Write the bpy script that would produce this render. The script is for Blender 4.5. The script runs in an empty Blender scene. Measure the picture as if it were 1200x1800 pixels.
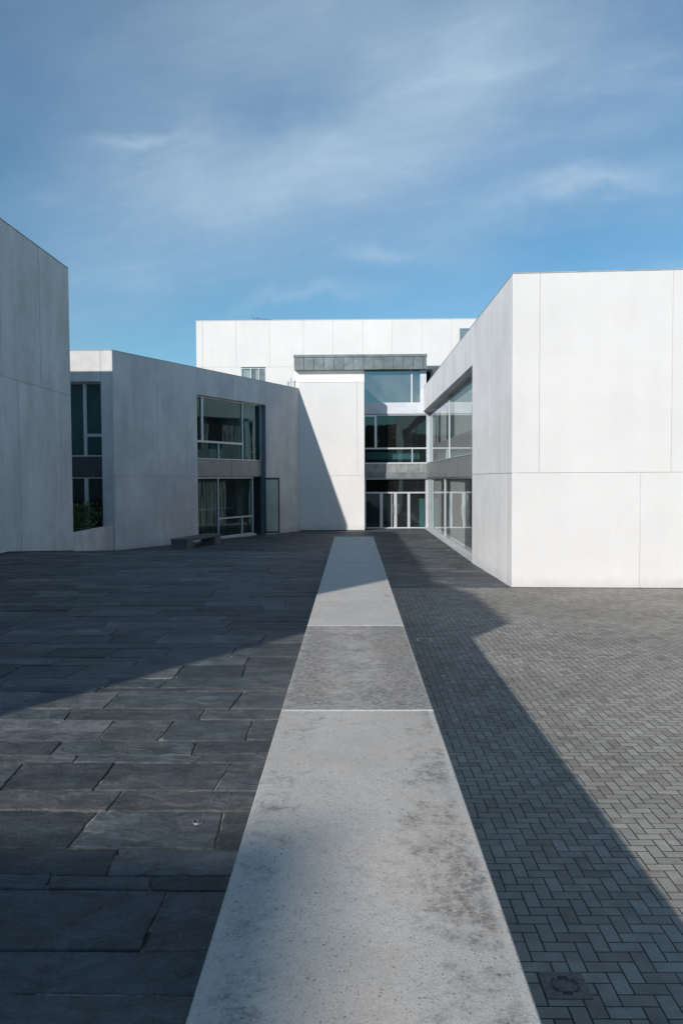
import bpy, math, random
from mathutils import Vector, Matrix
R = math.radians
random.seed(7)
scene = bpy.context.scene
# ------------------------------------------------------------------ camera
EYE = 2.9
yaw, pitch, roll = math.atan(20/1400.), math.atan(60/1400.), .0052
fw = Vector((-math.sin(yaw)*math.cos(pitch), math.cos(yaw)*math.cos(pitch), -math.sin(pitch)))
r0 = Vector((math.cos(yaw), math.sin(yaw), 0)); u0 = r0.cross(fw)
cr = r0*math.cos(roll) - u0*math.sin(roll); cu = u0*math.cos(roll) + r0*math.sin(roll)
cam_data = bpy.data.cameras.new("camera"); cam = bpy.data.objects.new("camera", cam_data)
scene.collection.objects.link(cam); scene.camera = cam
m = Matrix((cr, cu, -fw)).transposed().to_4x4(); m.translation = Vector((0, 0, EYE)); cam.matrix_world = m
cam_data.sensor_fit = 'VERTICAL'; cam_data.sensor_height = 36; cam_data.lens = 28.0
cam_data.clip_start = .05; cam_data.clip_end = 9000
# ------------------------------------------------------------------ light
SUN = Vector((-1.175, -1.78, 1.0)).normalized()
elev = math.asin(SUN.z); rot = math.atan2(SUN.x, SUN.y)
sd = bpy.data.lights.new("sun", 'SUN'); sd.energy = 4.2; sd.angle = R(.55); sd.color = (1, .94, .88)
so = bpy.data.objects.new("sun", sd); scene.collection.objects.link(so)
so.rotation_euler = SUN.to_track_quat('Z', 'Y').to_euler()
scene.view_settings.view_transform = 'Standard'; scene.view_settings.look = 'None'
scene.view_settings.exposure = 0.0; scene.view_settings.gamma = 1.0
scene.render.engine = 'CYCLES'
scene.cycles.use_denoising = True
scene.cycles.max_bounces = 9; scene.cycles.transparent_max_bounces = 12
scene.cycles.caustics_reflective = True; scene.cycles.blur_glossy = 2.0
scene.cycles.sample_clamp_indirect = 20

# ------------------------------------------------------------------ node helper
class N:
    def __init__(s, nt): s.nt = nt
    def node(s, t, **k):
        n = s.nt.nodes.new(t)
        for a, b in k.items(): setattr(n, a, b)
        return n
    def put(s, sock, v):
        if isinstance(v, bpy.types.NodeSocket): s.nt.links.new(v, sock)
        elif v is not None:
            if hasattr(sock.default_value, '__len__') and not hasattr(v, '__len__'): v = (v, v, v)
            if hasattr(sock.default_value, '__len__') and len(sock.default_value) == 4 and len(v) == 3: v = (*v, 1)
            sock.default_value = v
    def m(s, op, a, b=None, c=None, clamp=False):
        n = s.node('ShaderNodeMath', operation=op, use_clamp=clamp)
        for i, v in enumerate((a, b, c)):
            if v is not None: s.put(n.inputs[i], v)
        return n.outputs[0]
    def vm(s, op, a, b=None):
        n = s.node('ShaderNodeVectorMath', operation=op); s.put(n.inputs[0], a)
        if b is not None: s.put(n.inputs[1], b)
        return n.outputs[0]
    def xyz(s, v):
        n = s.node('ShaderNodeSeparateXYZ'); s.put(n.inputs[0], v); return n.outputs
    def comb(s, x, y, z):
        n = s.node('ShaderNodeCombineXYZ')
        for i, v in enumerate((x, y, z)): s.put(n.inputs[i], v)
        return n.outputs[0]
    def noise(s, vec, scale, detail=4, rough=.55, dist=0., out=0):
        n = s.node('ShaderNodeTexNoise'); s.put(n.inputs['Vector'], vec)
        n.inputs['Scale'].default_value = scale; n.inputs['Detail'].default_value = detail
        n.inputs['Roughness'].default_value = rough; n.inputs['Distortion'].default_value = dist
        return n.outputs[out]
    def vor(s, vec, scale, feature='F1', out=0, rnd=1.):
        n = s.node('ShaderNodeTexVoronoi', feature=feature); s.put(n.inputs['Vector'], vec)
        n.inputs['Scale'].default_value = scale; n.inputs['Randomness'].default_value = rnd
        return n.outputs[out]
    def ss(s, v, a, b, lo=0., hi=1.):
        n = s.node('ShaderNodeMapRange', interpolation_type='SMOOTHSTEP')
        for i, x in enumerate((v, a, b, lo, hi)): s.put(n.inputs[i], x)
        return n.outputs[0]
    def lin(s, v, a, b, lo=0., hi=1.):
        n = s.node('ShaderNodeMapRange')
        for i, x in enumerate((v, a, b, lo, hi)): s.put(n.inputs[i], x)
        return n.outputs[0]
    def mix(s, f, a, b, mode='MIX'):
        n = s.node('ShaderNodeMix', data_type='RGBA', blend_type=mode)
        s.put(n.inputs[0], f); s.put(n.inputs[6], a); s.put(n.inputs[7], b)
        return n.outputs[2]
    def scale(s, col, f):
        n = s.node('ShaderNodeVectorMath', operation='SCALE'); s.put(n.inputs[0], col); s.put(n.inputs[3], f)
        return n.outputs[0]
    def bump(s, h, dist, strength=1., normal=None):
        n = s.node('ShaderNodeBump'); n.inputs['Distance'].default_value = dist
        n.inputs['Strength'].default_value = strength; s.put(n.inputs['Height'], h)
        if normal is not None: s.put(n.inputs['Normal'], normal)
        return n.outputs[0]
    def pos(s): return s.node('ShaderNodeNewGeometry').outputs['Position']
    def island(s): return s.node('ShaderNodeNewGeometry').outputs['Random Per Island']
def mat(name):
    mt = bpy.data.materials.new(name); mt.use_nodes = True
    nt = mt.node_tree; return mt, N(nt), nt.nodes['Principled BSDF']
def plain(name, col, rough=.6, metal=0., var=.12, scale=6., spec=.5):
    mt, n, b = mat(name)
    f = n.ss(n.noise(n.pos(), scale, 5), .3, .7, 1-var, 1+var)
    n.put(b.inputs['Base Color'], n.scale(col, f)); b.inputs['Roughness'].default_value = rough
    b.inputs['Metallic'].default_value = metal; b.inputs['Specular IOR Level'].default_value = spec
    return mt

# ------------------------------------------------------------------ sky
world = bpy.data.worlds.new("World"); scene.world = world; world.use_nodes = True
wn = N(world.node_tree); bg = world.node_tree.nodes['Background']
sky = wn.node('ShaderNodeTexSky', sky_type='NISHITA'); sky.sun_disc = False
sky.sun_elevation = elev; sky.sun_rotation = rot
sky.altitude = 100; sky.air_density = 1.0; sky.dust_density = .25; sky.ozone_density = 1.1
gen = wn.node('ShaderNodeTexCoord').outputs['Generated']
dx, dy, dz = wn.xyz(gen)
den = wn.m('ADD', wn.m('MAXIMUM', dz, 0.), .16)
px = wn.m('DIVIDE', dx, den); py = wn.m('DIVIDE', dy, den)
rx = wn.m('SUBTRACT', wn.m('MULTIPLY', px, .88), wn.m('MULTIPLY', py, .47))
ry = wn.m('ADD', wn.m('MULTIPLY', py, .88), wn.m('MULTIPLY', px, .47))
big = wn.noise(wn.comb(wn.m('MULTIPLY', rx, .8), ry, 5.2), .8, 6, .5, .5)
wvec = wn.comb(wn.m('MULTIPLY', rx, .85), wn.m('MULTIPLY', ry, 1.2), 4.4)
wisp = wn.noise(wvec, 2.0, 10, .58, .8)
fibre = wn.noise(wn.comb(wn.m('MULTIPLY', rx, .8), wn.m('MULTIPLY', ry, 2.4), 6.1), 3.2, 10, .62, .9)
c1 = wn.ss(big, .36, .70)
c2 = wn.ss(wisp, .40, .74)
c3 = wn.ss(fibre, .42, .75)
cl = wn.m('MULTIPLY', c1, wn.m('ADD', wn.m('ADD', .40, wn.m('MULTIPLY', c2, .16)), wn.m('MULTIPLY', c3, .05)))
cl = wn.m('ADD', cl, wn.m('MULTIPLY', wn.m('MULTIPLY', c2, c3), .10))
hi = wn.ss(dz, .14, .55, 0., 1.)
uu = wn.m('DIVIDE', dx, wn.m('MAXIMUM', dy, .05)); vv = wn.m('DIVIDE', dz, wn.m('MAXIMUM', dy, .05))
warp = wn.m('MULTIPLY', wn.m('SUBTRACT', wn.noise(wn.comb(uu, vv, 2.2), 3.2, 5, .55, .4), .5), .30)
def blob(u0_, v0_, slope, su, sv):
    du = wn.m('DIVIDE', wn.m('SUBTRACT', uu, u0_), su)
    dv = wn.m('DIVIDE', wn.m('ADD', wn.m('SUBTRACT', wn.m('SUBTRACT', vv, v0_), wn.m('MULTIPLY', wn.m('SUBTRACT', uu, u0_), slope)), warp), sv)
    q_ = wn.m('ADD', wn.m('MULTIPLY', du, du), wn.m('MULTIPLY', dv, dv))
    return wn.m('MULTIPLY', wn.m('EXPONENT', wn.m('MULTIPLY', q_, -1.)), wn.ss(dy, .1, .4))
tex = wn.m('ADD', .58, wn.m('MULTIPLY', wn.m('ADD', c2, c3), .20))
extra = wn.m('MULTIPLY', wn.m('MULTIPLY', blob(-.02, .40, .42, .42, .075), tex), .42)
for args, am in (((.27, .345, .30, .13, .030), .45), ((.03, .275, .2, .04, .010), .42), ((-.06, .215, .15, .10, .012), .28), ((.45, .27, .3, .12, .02), .30), ((-.26, .395, .25, .06, .014), .30)):
    extra = wn.m('ADD', extra, wn.m('MULTIPLY', wn.m('MULTIPLY', blob(*args), tex), am))
clear = wn.m('MULTIPLY', wn.m('ADD', blob(-.10, .475, .0, .10, .035), blob(.42, .385, .5, .16, .03)), .12)
cl = wn.m('ADD', wn.m('MULTIPLY', cl, wn.ss(dz, .12, .44, .18, .92)), wn.m('MULTIPLY', hi, .05))
cl = wn.m('SUBTRACT', wn.m('ADD', wn.m('MULTIPLY', cl, .8), extra), clear, clamp=True)
skycol = wn.mix(cl, wn.vm('MULTIPLY', sky.outputs[0], (.66, 1.04, 1.20)), (5.9, 7.6, 9.2))
wn.put(bg.inputs['Color'], skycol); bg.inputs['Strength'].default_value = .090

# ------------------------------------------------------------------ materials
def white_concrete(name, base=(.80, .80, .79), dirt=.16, seed=0.):
    mt, n, b = mat(name); p0 = n.pos(); p = n.vm('ADD', p0, (seed, seed*1.7, 0)); x, y, z = n.xyz(p)
    st = n.noise(n.comb(x, y, n.m('MULTIPLY', z, .16)), 1.5, 7, .6, .4)
    bl = n.noise(p, .45, 5, .6, .3); sm = n.noise(p, 2.4, 8, .68)
    isl = n.island()
    f = n.m('MULTIPLY', n.ss(st, .34, .66, 1-dirt*.55, 1.), n.ss(bl, .34, .64, 1-dirt*.9, 1.))
    f = n.m('MULTIPLY', f, n.ss(sm, .3, .72, 1-dirt*.55, 1.))
    f = n.m('MULTIPLY', f, n.lin(isl, 0., 1., 1-dirt*.45, 1.))
    drip = n.noise(n.comb(n.m('MULTIPLY', x, 1.), n.m('MULTIPLY', y, 1.), n.m('MULTIPLY', z, .03)), 5.5, 4, .7)
    dripm = n.m('MULTIPLY', n.ss(drip, .58, .74), n.ss(n.noise(n.vm('ADD', p, (4, 4, 0)), .8, 3), .48, .62))
    f = n.m('MULTIPLY', f, n.m('SUBTRACT', 1., n.m('MULTIPLY', dripm, dirt*.9)))
    splash = n.m('MULTIPLY', n.ss(n.m('ADD', n.xyz(p0)[2], n.m('MULTIPLY', sm, .5)), .62, .22), .14)
    f = n.m('MULTIPLY', f, n.m('SUBTRACT', 1., splash))
    bug = n.m('MULTIPLY', n.ss(n.vor(p, 3.2), .035, .02), .35)
    f = n.m('MULTIPLY', f, n.m('SUBTRACT', 1., bug))
    col = n.mix(n.ss(sm, .4, .6), base, (base[0]*.985, base[1]*.99, base[2]*1.005))
    n.put(b.inputs['Base Color'], n.scale(col, f)); b.inputs['Roughness'].default_value = .8
    b.inputs['Specular IOR Level'].default_value = .25
    n.put(b.inputs['Normal'], n.bump(n.noise(p, 22, 6, .65), .005, .4))
    return mt
WHITE = white_concrete("white_precast", (.765, .752, .732), .05)
WHITE_OLD = white_concrete("weathered_precast", (.80, .79, .77), .18, 13.)
WHITE_SIDE = white_concrete("grimy_brightened_precast", (.85, .845, .835), .11, 5.)  # base lighter than the front's, brightening the less sunlit side in colour
CREAM = plain("cream_render", (.86, .83, .79), .8, 0, .03, 1.)
PAINT = plain("pale_blue_grey_paint", (.60, .63, .68), .6, 0, .05, 2.)
ALU = plain("pale_aluminium", (.62, .65, .68), .35, .35, .04, 3.)
DKMETAL = plain("dark_grey_metal", (.075, .085, .095), .45, .3, .1, 3.)
GREYPANEL = plain("grey_panel", (.30, .30, .30), .45, .25, .06, 2.)
REVEAL = plain("blue_grey_reveal", (.20, .25, .28), .4, .3, .08, 2.)
BLACK = plain("black_gap", (.01, .01, .01), .7)
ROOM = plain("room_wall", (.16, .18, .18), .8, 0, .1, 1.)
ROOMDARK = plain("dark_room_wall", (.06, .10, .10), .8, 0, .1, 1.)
CEIL = plain("room_ceiling", (.62, .62, .6), .8, 0, .05, 1.)
CURTAIN = plain("pale_curtain", (.47, .465, .45), .85, 0, .06, 2.)
TEAL = plain("teal_panel", (.24, .31, .30), .6, 0, .06, 2.)
RED = plain("red_poster", (.35, .05, .04), .6)
ROOF = plain("roof_gravel", (.3, .3, .3), .9, 0, .2, 8.)
STEEL = plain("dull_steel", (.42, .42, .42), .38, .8, .15, 20.)
IRON = plain("cast_iron", (.12, .12, .12), .6, .4, .3, 40.)
SILL = plain("sill_stone", (.50, .51, .51), .55, 0, .15, 6.)

def zinc(name, base=(.20, .23, .235)):
    mt, n, b = mat(name); p = n.pos()
    f = n.m('MULTIPLY', n.ss(n.noise(p, 1.6, 5, .6, .6), .3, .7, .78, 1.2), n.lin(n.island(), 0, 1, .86, 1.12))
    n.put(b.inputs['Base Color'], n.scale(base, f)); b.inputs['Metallic'].default_value = .3
    b.inputs['Roughness'].default_value = .42
    n.put(b.inputs['Normal'], n.bump(n.noise(p, 1.3, 3), .05, .5))
    return mt
ZINC = zinc("zinc_sheet"); ZINCD = zinc("dull_zinc_sheet", (.27, .28, .28))

def glass(name, tint, ior=1.5, film=.04, streak=False, gcol=(.86, .95, .96)):
    mt = bpy.data.materials.new(name); mt.use_nodes = True; nt = mt.node_tree; n = N(nt)
    nt.nodes.remove(nt.nodes['Principled BSDF']); out = nt.nodes['Material Output']
    tr = n.node('ShaderNodeBsdfTransparent'); tr.inputs[0].default_value = (*tint, 1)
    gl = n.node('ShaderNodeBsdfGlossy'); gl.inputs['Roughness'].default_value = .012; gl.inputs[0].default_value = (*gcol, 1)
    p = n.pos(); x, y, z = n.xyz(p)
    wob = n.noise(n.comb(x, y, n.m('MULTIPLY', z, .35)), .9, 2, .5)
    n.put(gl.inputs['Normal'], n.bump(wob, .012, .5))
    f0 = ((ior-1)/(ior+1))**2*1.6; geo = n.node('ShaderNodeNewGeometry')      # both faces of the pane reflect
    dt = n.node('ShaderNodeVectorMath', operation='DOT_PRODUCT'); n.put(dt.inputs[0], geo.outputs['Incoming']); n.put(dt.inputs[1], geo.outputs['Normal'])
    c_ = n.m('ABSOLUTE', dt.outputs['Value'])
    fr = n.m('ADD', f0, n.m('MULTIPLY', 1-f0, n.m('POWER', n.m('SUBTRACT', 1., c_), 4.6)))
    mx = n.node('ShaderNodeMixShader'); nt.links.new(fr, mx.inputs[0])
    nt.links.new(tr.outputs[0], mx.inputs[1]); nt.links.new(gl.outputs[0], mx.inputs[2])
    df = n.node('ShaderNodeBsdfDiffuse'); df.inputs[0].default_value = (.62, .66, .66, 1)
    m2 = n.node('ShaderNodeMixShader')
    if streak:
        s1 = n.noise(n.comb(0., n.m('MULTIPLY', y, 1.), n.m('MULTIPLY', z, .03)), 2.2, 5, .7)
        s2 = n.noise(n.comb(0., n.m('MULTIPLY', y, 1.), n.m('MULTIPLY', z, .3)), .5, 3, .6)
        n.put(m2.inputs[0], n.m('MULTIPLY', n.ss(s1, .38, .72, film*.6, film*1.3), n.ss(s2, .3, .7, .5, 1.2)))
    else:
        n.put(m2.inputs[0], n.ss(n.noise(p, .8, 4), .3, .7, film*.4, film))
    nt.links.new(mx.outputs[0], m2.inputs[1]); nt.links.new(df.outputs[0], m2.inputs[2])
    nt.links.new(m2.outputs[0], out.inputs[0])
    return mt
GLASS = glass("tinted_glass", (.30, .54, .56), 1.55, .025, gcol=(.62, .92, .96))
GLASS_S = glass("streaked_glass", (.90, .93, .93), 1.50, .10, True)
GLASS_B = glass("blue_reflecting_glass", (.30, .50, .52), 2.4, .16, gcol=(.60, .80, .92))

def slate(name):
    mt, n, b = mat(name); p = n.pos(); x, y, z = n.xyz(p); isl = n.island()
    off = n.m('MULTIPLY', isl, 37.); q = n.comb(n.m('ADD', x, off), n.m('MULTIPLY', y, 1.15), off)
    big = n.noise(q, 1.9, 8, .58, .6); med = n.noise(n.comb(n.m('ADD', x, off), n.m('MULTIPLY', y, 1.7), off), 4.6, 9, .66, .7)
    fine = n.noise(p, 38, 6, .7)
    tone = n.m('MULTIPLY', n.lin(isl, 0, 1, .72, 1.46), n.ss(big, .3, .7, .76, 1.26))
    tone = n.m('MULTIPLY', tone, n.ss(med, .34, .68, .68, 1.42))
    tone = n.m('MULTIPLY', tone, n.lin(fine, .3, .7, .78, 1.22))
    wnz = n.node('ShaderNodeTexWhiteNoise', noise_dimensions='1D'); n.put(wnz.inputs['W'], isl)
    hx = n.xyz(wnz.outputs['Color'])[0]
    col = n.mix(n.ss(hx, .3, .95), (.060, .069, .075), (.086, .087, .086))
    rust = n.m('MULTIPLY', n.ss(n.noise(n.vm('ADD', q, (5, 9, 2)), 2.4, 8, .66, .5), .60, .76), .50)
    col = n.mix(rust, col, (.13, .098, .072))
    pale = n.m('MULTIPLY', n.ss(n.noise(n.comb(n.m('ADD', x, off), n.m('MULTIPLY', y, 2.6), off), 6.5, 9, .74, .7), .56, .72), n.ss(big, .42, .60))
    col = n.mix(n.m('MULTIPLY', pale, .55), col, (.20, .20, .195))
    t = n.m('MULTIPLY', big, 8.); fl = n.m('FLOOR', t); fr = n.m('SUBTRACT', t, fl)
    terr = n.m('ADD', fl, n.ss(fr, 0., .10))
    lip_highlight = n.m('MULTIPLY', n.ss(fr, .0, .05), n.ss(fr, .13, .06))
    col = n.mix(n.m('MULTIPLY', lip_highlight, .30), col, (.17, .165, .155))  # edge highlights painted into the colour along the cleft steps
    n.put(b.inputs['Base Color'], n.scale(col, tone))
    n.put(b.inputs['Roughness'], n.ss(med, .3, .7, .50, .75)); b.inputs['Specular IOR Level'].default_value = .35
    n0 = n.bump(terr, .007, 1.); n1 = n.bump(med, .022, 1., n0); n.put(b.inputs['Normal'], n.bump(fine, .003, .8, n1))
    return mt
SLATE = slate("rough_slate")
def mortar():
    mt, n, b = mat("slate_joint_mortar"); p = n.pos()
    f = n.ss(n.noise(p, 3.5, 6, .7), .42, .58); g = n.noise(p, 30, 4)
    col = n.mix(f, (.022, .022, .022), (.27, .255, .225))
    n.put(b.inputs['Base Color'], n.scale(col, n.ss(g, .3, .7, .7, 1.2))); b.inputs['Roughness'].default_value = .95
    n.put(b.inputs['Normal'], n.bump(g, .006, .8)); return mt
MORTAR = mortar()
def herringbone():
    mt, n, b = mat("herringbone_brick_paving"); p = n.pos(); U = .101
    wx = n.m('MULTIPLY', n.m('SUBTRACT', n.noise(p, 3.1, 2), .5), .010)
    wy = n.m('MULTIPLY', n.m('SUBTRACT', n.noise(n.vm('ADD', p, (7, 3, 1)), 3.1, 2), .5), .010)
    x, y, z = n.xyz(p)
    X = n.m('DIVIDE', n.m('SUBTRACT', n.m('ADD', x, wx), 1.262), U)
    Y = n.m('DIVIDE', n.m('SUBTRACT', n.m('ADD', y, wy), 4.866), U)
    i = n.m('FLOOR', X); j = n.m('FLOOR', Y); k = n.m('FLOORED_MODULO', n.m('SUBTRACT', i, j), 4.)
    V = n.m('GREATER_THAN', k, 1.5); NV = n.m('SUBTRACT', 1., V)
    ox = n.m('SUBTRACT', i, n.m('MULTIPLY', NV, k)); oy = n.m('SUBTRACT', j, n.m('MULTIPLY', V, n.m('SUBTRACT', 3., k)))
    u = n.m('SUBTRACT', X, ox); v = n.m('SUBTRACT', Y, oy)
    ed = n.m('MINIMUM', n.m('MINIMUM', u, n.m('SUBTRACT', n.m('ADD', 1., NV), u)), n.m('MINIMUM', v, n.m('SUBTRACT', n.m('ADD', 1., V), v)))
    ed = n.m('ADD', ed, n.m('MULTIPLY', n.m('SUBTRACT', n.noise(p, 60, 3), .5), .02))
    wnz = n.node('ShaderNodeTexWhiteNoise', noise_dimensions='3D'); n.put(wnz.inputs[0], n.comb(ox, oy, .5))
    r1, r2, r3 = n.xyz(wnz.outputs['Color'])
    area = n.noise(p, .35, 4, .6); loc = n.noise(p, 1.4, 4, .6)
    brown = n.ss(n.m('ADD', r1, n.m('MULTIPLY', n.m('SUBTRACT', loc, .5), 1.3)), .74, .84)
    col = n.mix(brown, (.340, .318, .282), (.285, .250, .214))
    tone = n.m('MULTIPLY', n.lin(r2, 0, 1, .86, 1.10), n.ss(area, .3, .7, .82, 1.12))
    tone = n.m('MULTIPLY', tone, n.lin(n.noise(p, 70, 4, .7), .3, .7, .84, 1.12))
    tone = n.m('MULTIPLY', tone, n.ss(n.noise(p, 6., 5, .65), .3, .7, .86, 1.08))
    chip = n.m('MULTIPLY', n.ss(n.noise(n.vm('ADD', p, (2, 8, 3)), 26, 4, .7), .62, .70), .45)
    tone = n.m('MULTIPLY', tone, n.m('SUBTRACT', 1., chip))
    col = n.scale(col, tone)
    jw = n.m('MULTIPLY', n.m('SUBTRACT', n.noise(n.vm('ADD', p, (4, 1, 9)), 5., 4, .6), .5), .04)
    joint = n.ss(n.m('ADD', ed, jw), .028, .052)
    dirt = n.mix(n.ss(loc, .42, .62), (.022, .021, .019), (.075, .070, .060))
    n.put(b.inputs['Base Color'], n.mix(joint, dirt, col))
    b.inputs['Roughness'].default_value = .82; b.inputs['Specular IOR Level'].default_value = .3
    h = n.m('ADD', n.ss(ed, .015, .075), n.m('MULTIPLY', r3, .18))
    n1 = n.bump(h, .006, 1.); n.put(b.inputs['Normal'], n.bump(n.noise(p, 110, 3, .6), .0015, .6, n1))
    return mt
BRICK = herringbone()
def coping(name, dirt, base, seed):
    mt, n, b = mat(name); p = n.vm('ADD', n.pos(), (seed, seed*.7, 0)); x, y, z = n.xyz(n.pos())
    big = n.noise(p, 1.5, 5, .58, .2); med = n.noise(n.vm('ADD', p, (3, 1, 4)), 4.5, 7, .66); grit = n.noise(p, 120, 5, .75)
    g2 = n.noise(n.vm('ADD', p, (1, 6, 2)), 38, 6, .72)
    edge = n.m('ADD', n.m('MULTIPLY', n.ss(x, .10, .44), n.ss(x, .515, .47)), n.m('MULTIPLY', n.m('MULTIPLY', n.ss(x, -.16, -.34), n.ss(x, -.47, -.42)), .55))
    dm = n.m('ADD', n.m('ADD', n.m('MULTIPLY', med, .34), n.m('MULTIPLY', big, .30)), n.m('MULTIPLY', n.noise(n.vm('ADD', p, (8, 2, 7)), 14, 6, .72), .36)); dm = n.m('ADD', dm, n.m('MULTIPLY', edge, .10))
    grime = n.m('MULTIPLY', n.ss(dm, .56-dirt*.14, .71-dirt*.12), n.ss(g2, .36, .62, .25, 1.))
    tone = n.m('MULTIPLY', n.ss(big, .3, .7, .93, 1.04), n.lin(grit, .3, .7, .80, 1.16))
    tone = n.m('MULTIPLY', tone, n.ss(med, .3, .7, .93, 1.04))
    tone = n.m('MULTIPLY', tone, n.lin(g2, .3, .7, .93, 1.05))
    col = n.mix(n.ss(n.noise(n.vm('ADD', p, (9, 2, 4)), 1.8, 5), .45, .65), base, (base[0]*1.05, base[1]*1.0, base[2]*.97))
    col = n.scale(col, tone)
    col = n.mix(n.m('MULTIPLY', grime, .78), col, (.115, .10, .088))
    dist = n.vm('ADD', p, n.scale(n.noise(p, 60, 2, out=1), .018))
    for sc, thr, sz, cc, am, sd_ in ((46., .62, .24, (.11, .095, .085), .75, 0), (95., .46, .30, (.10, .09, .08), .7, 3), (70., .965, .30, (.60, .60, .58), .8, 7), (60., .965, .30, (.36, .22, .13), .7, 11)):
        v = n.vm('ADD', dist, (sd_, sd_, sd_)); d_ = n.vor(v, sc); c_ = n.xyz(n.vor(v, sc, out=1))
        pick = n.m('GREATER_THAN', n.m('ADD', c_[0], n.m('MULTIPLY', n.m('SUBTRACT', dm, .55), .9 if am < .78 and cc[0] < .2 else .1)), thr)
        mk = n.m('MULTIPLY', n.ss(d_, n.lin(c_[1], 0, 1, sz*.6, sz*1.5), sz*.35), pick)
        col = n.mix(n.m('MULTIPLY', mk, am), col, cc)
    warm = n.m('MULTIPLY', n.ss(n.noise(n.comb(n.m('MULTIPLY', x, .9), n.m('MULTIPLY', y, 1.1), seed), 2.6, 7, .7), .58, .74), .30)
    col = n.mix(warm, col, (.33, .24, .175))
    n.put(b.inputs['Base Color'], col); b.inputs['Roughness'].default_value = .86; b.inputs['Specular IOR Level'].default_value = .25
    n.put(b.inputs['Normal'], n.bump(grit, .003, .7, n.bump(g2, .004, .5))); return mt
COP_A = coping("coping_concrete", .25, (.56, .525, .475), 0.)
COP_B = coping("dirty_coping_concrete", 1.1, (.50, .47, .43), 4.)
COP_C = coping("clean_coping_concrete", -.15, (.56, .53, .485), 9.)
COPSIDE = plain("wall_concrete", (.34, .335, .32), .85, 0, .2, 4.)
BENCHM = plain("bench_concrete", (.12, .125, .125), .8, 0, .15, 5.)
GRASS = plain("far_ground", (.08, .09, .06), .95, 0, .3, .2)
EARTH = plain("planter_soil", (.05, .045, .035), .95, 0, .3, 5.)
BARK = plain("dark_bark", (.06, .045, .03), .9)
def leafmat(name, c):
    mt, n, b = mat(name)
    n.put(b.inputs['Base Color'], n.scale(c, n.m('MULTIPLY', n.lin(n.island(), 0, 1, .5, 1.5), n.ss(n.noise(n.pos(), 3, 3), .3, .7, .6, 1.4))))
    b.inputs['Roughness'].default_value = .6; return mt
LEAF = leafmat("hedge_leaf", (.055, .10, .028)); LEAF2 = leafmat("far_tree_leaf", (.05, .075, .03))

# ------------------------------------------------------------------ mesh helpers
class MB:
    def __init__(s): s.v = []; s.f = []
    def quad(s, a, b, c, d):
        i = len(s.v); s.v += [tuple(a), tuple(b), tuple(c), tuple(d)]; s.f.append((i, i+1, i+2, i+3))
    def prism(s, poly, z0, z1):              # poly counter-clockwise (x, y)
        i = len(s.v); n = len(poly)
        s.v += [(x, y, z0) for x, y in poly] + [(x, y, z1) for x, y in poly]
        s.f.append(tuple(range(i+n-1, i-1, -1))); s.f.append(tuple(range(i+n, i+2*n)))
        for k in range(n): l = (k+1) % n; s.f.append((i+k, i+l, i+n+l, i+n+k))
    def hexa(s, b, t):                       # 4 bottom, 4 top points, ccw
        i = len(s.v); s.v += [tuple(p) for p in b] + [tuple(p) for p in t]
        s.f += [(i+3, i+2, i+1, i), (i+4, i+5, i+6, i+7)]
        for k in range(4): l = (k+1) % 4; s.f.append((i+k, i+l, i+4+l, i+4+k))
    def box(s, x0, x1, y0, y1, z0, z1): s.prism([(x0, y0), (x1, y0), (x1, y1), (x0, y1)], z0, z1)
    def fbox(s, F, u0, u1, z0, z1, d0, d1):  # box in a facade's own frame, d positive outward
        s.prism([F.xy(u0, d1), F.xy(u1, d1), F.xy(u1, d0), F.xy(u0, d0)], z0, z1)
    def tube(s, a, b, r, n=10, r2=None):
        a = Vector(a); b = Vector(b); d = (b-a).normalized(); r2 = r if r2 is None else r2
        e = d.orthogonal().normalized(); g = d.cross(e); i = len(s.v)
        for c, q in ((a, r), (b, r2)):
            for k in range(n):
                t = 2*math.pi*k/n; s.v.append(tuple(c + (e*math.cos(t)+g*math.sin(t))*q))
        for k in range(n): l = (k+1) % n; s.f.append((i+k, i+l, i+n+l, i+n+k))
        s.f.append(tuple(range(i+n-1, i-1, -1))); s.f.append(tuple(range(i+n, i+2*n)))
    def build(s, name, material, parent=None, bevel=0., loc=None):
        L = Vector(parent['_base']) if parent is not None else Vector(loc or (0, 0, 0))
        me = bpy.data.meshes.new(name); me.from_pydata([tuple(Vector(p)-L) for p in s.v], [], s.f); me.update()
        me.materials.append(material); o = bpy.data.objects.new(name, me); scene.collection.objects.link(o)
        if parent is not None:
            o.parent = parent; o['_base'] = parent['_base']
        else:
            o.location = L; o['_base'] = tuple(L)
        if bevel:
            b = o.modifiers.new('bevel', 'BEVEL'); b.width = bevel; b.segments = 2; b.limit_method = 'ANGLE'
        return o
class Fr:
    def __init__(s, A, B):
        s.A = Vector(A); s.B = Vector(B); s.L = (s.B-s.A).length; s.d = (s.B-s.A)/s.L; s.n = Vector((s.d.y, -s.d.x))
    def xy(s, u, d): p = s.A + s.d*u + s.n*d; return (p.x, p.y)
def thing(name, label, cat, loc, group=None):
    o = bpy.data.objects.new(name, None); scene.collection.objects.link(o); o.location = loc
    o['label'] = label; o['category'] = cat; o['_base'] = tuple(loc); o.empty_display_size = .3
    if group: o['group'] = group
    return o
def tag(o, label, cat, group=None):
    o['label'] = label; o['category'] = cat
    if group: o['group'] = group
    return o
def struct(o): o['kind'] = 'structure'; return o
def panels(mb, F, rects, gap=.014, t=.35, skin=.022, d=0.):
    for u0, u1, z0, z1 in rects:
        mb.fbox(F, u0+gap/2, u1-gap/2, z0+gap/2, z1-gap/2, d-skin-.006, d)
        mb.fbox(F, u0, u1, z0, z1, d-t, d-skin)
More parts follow.
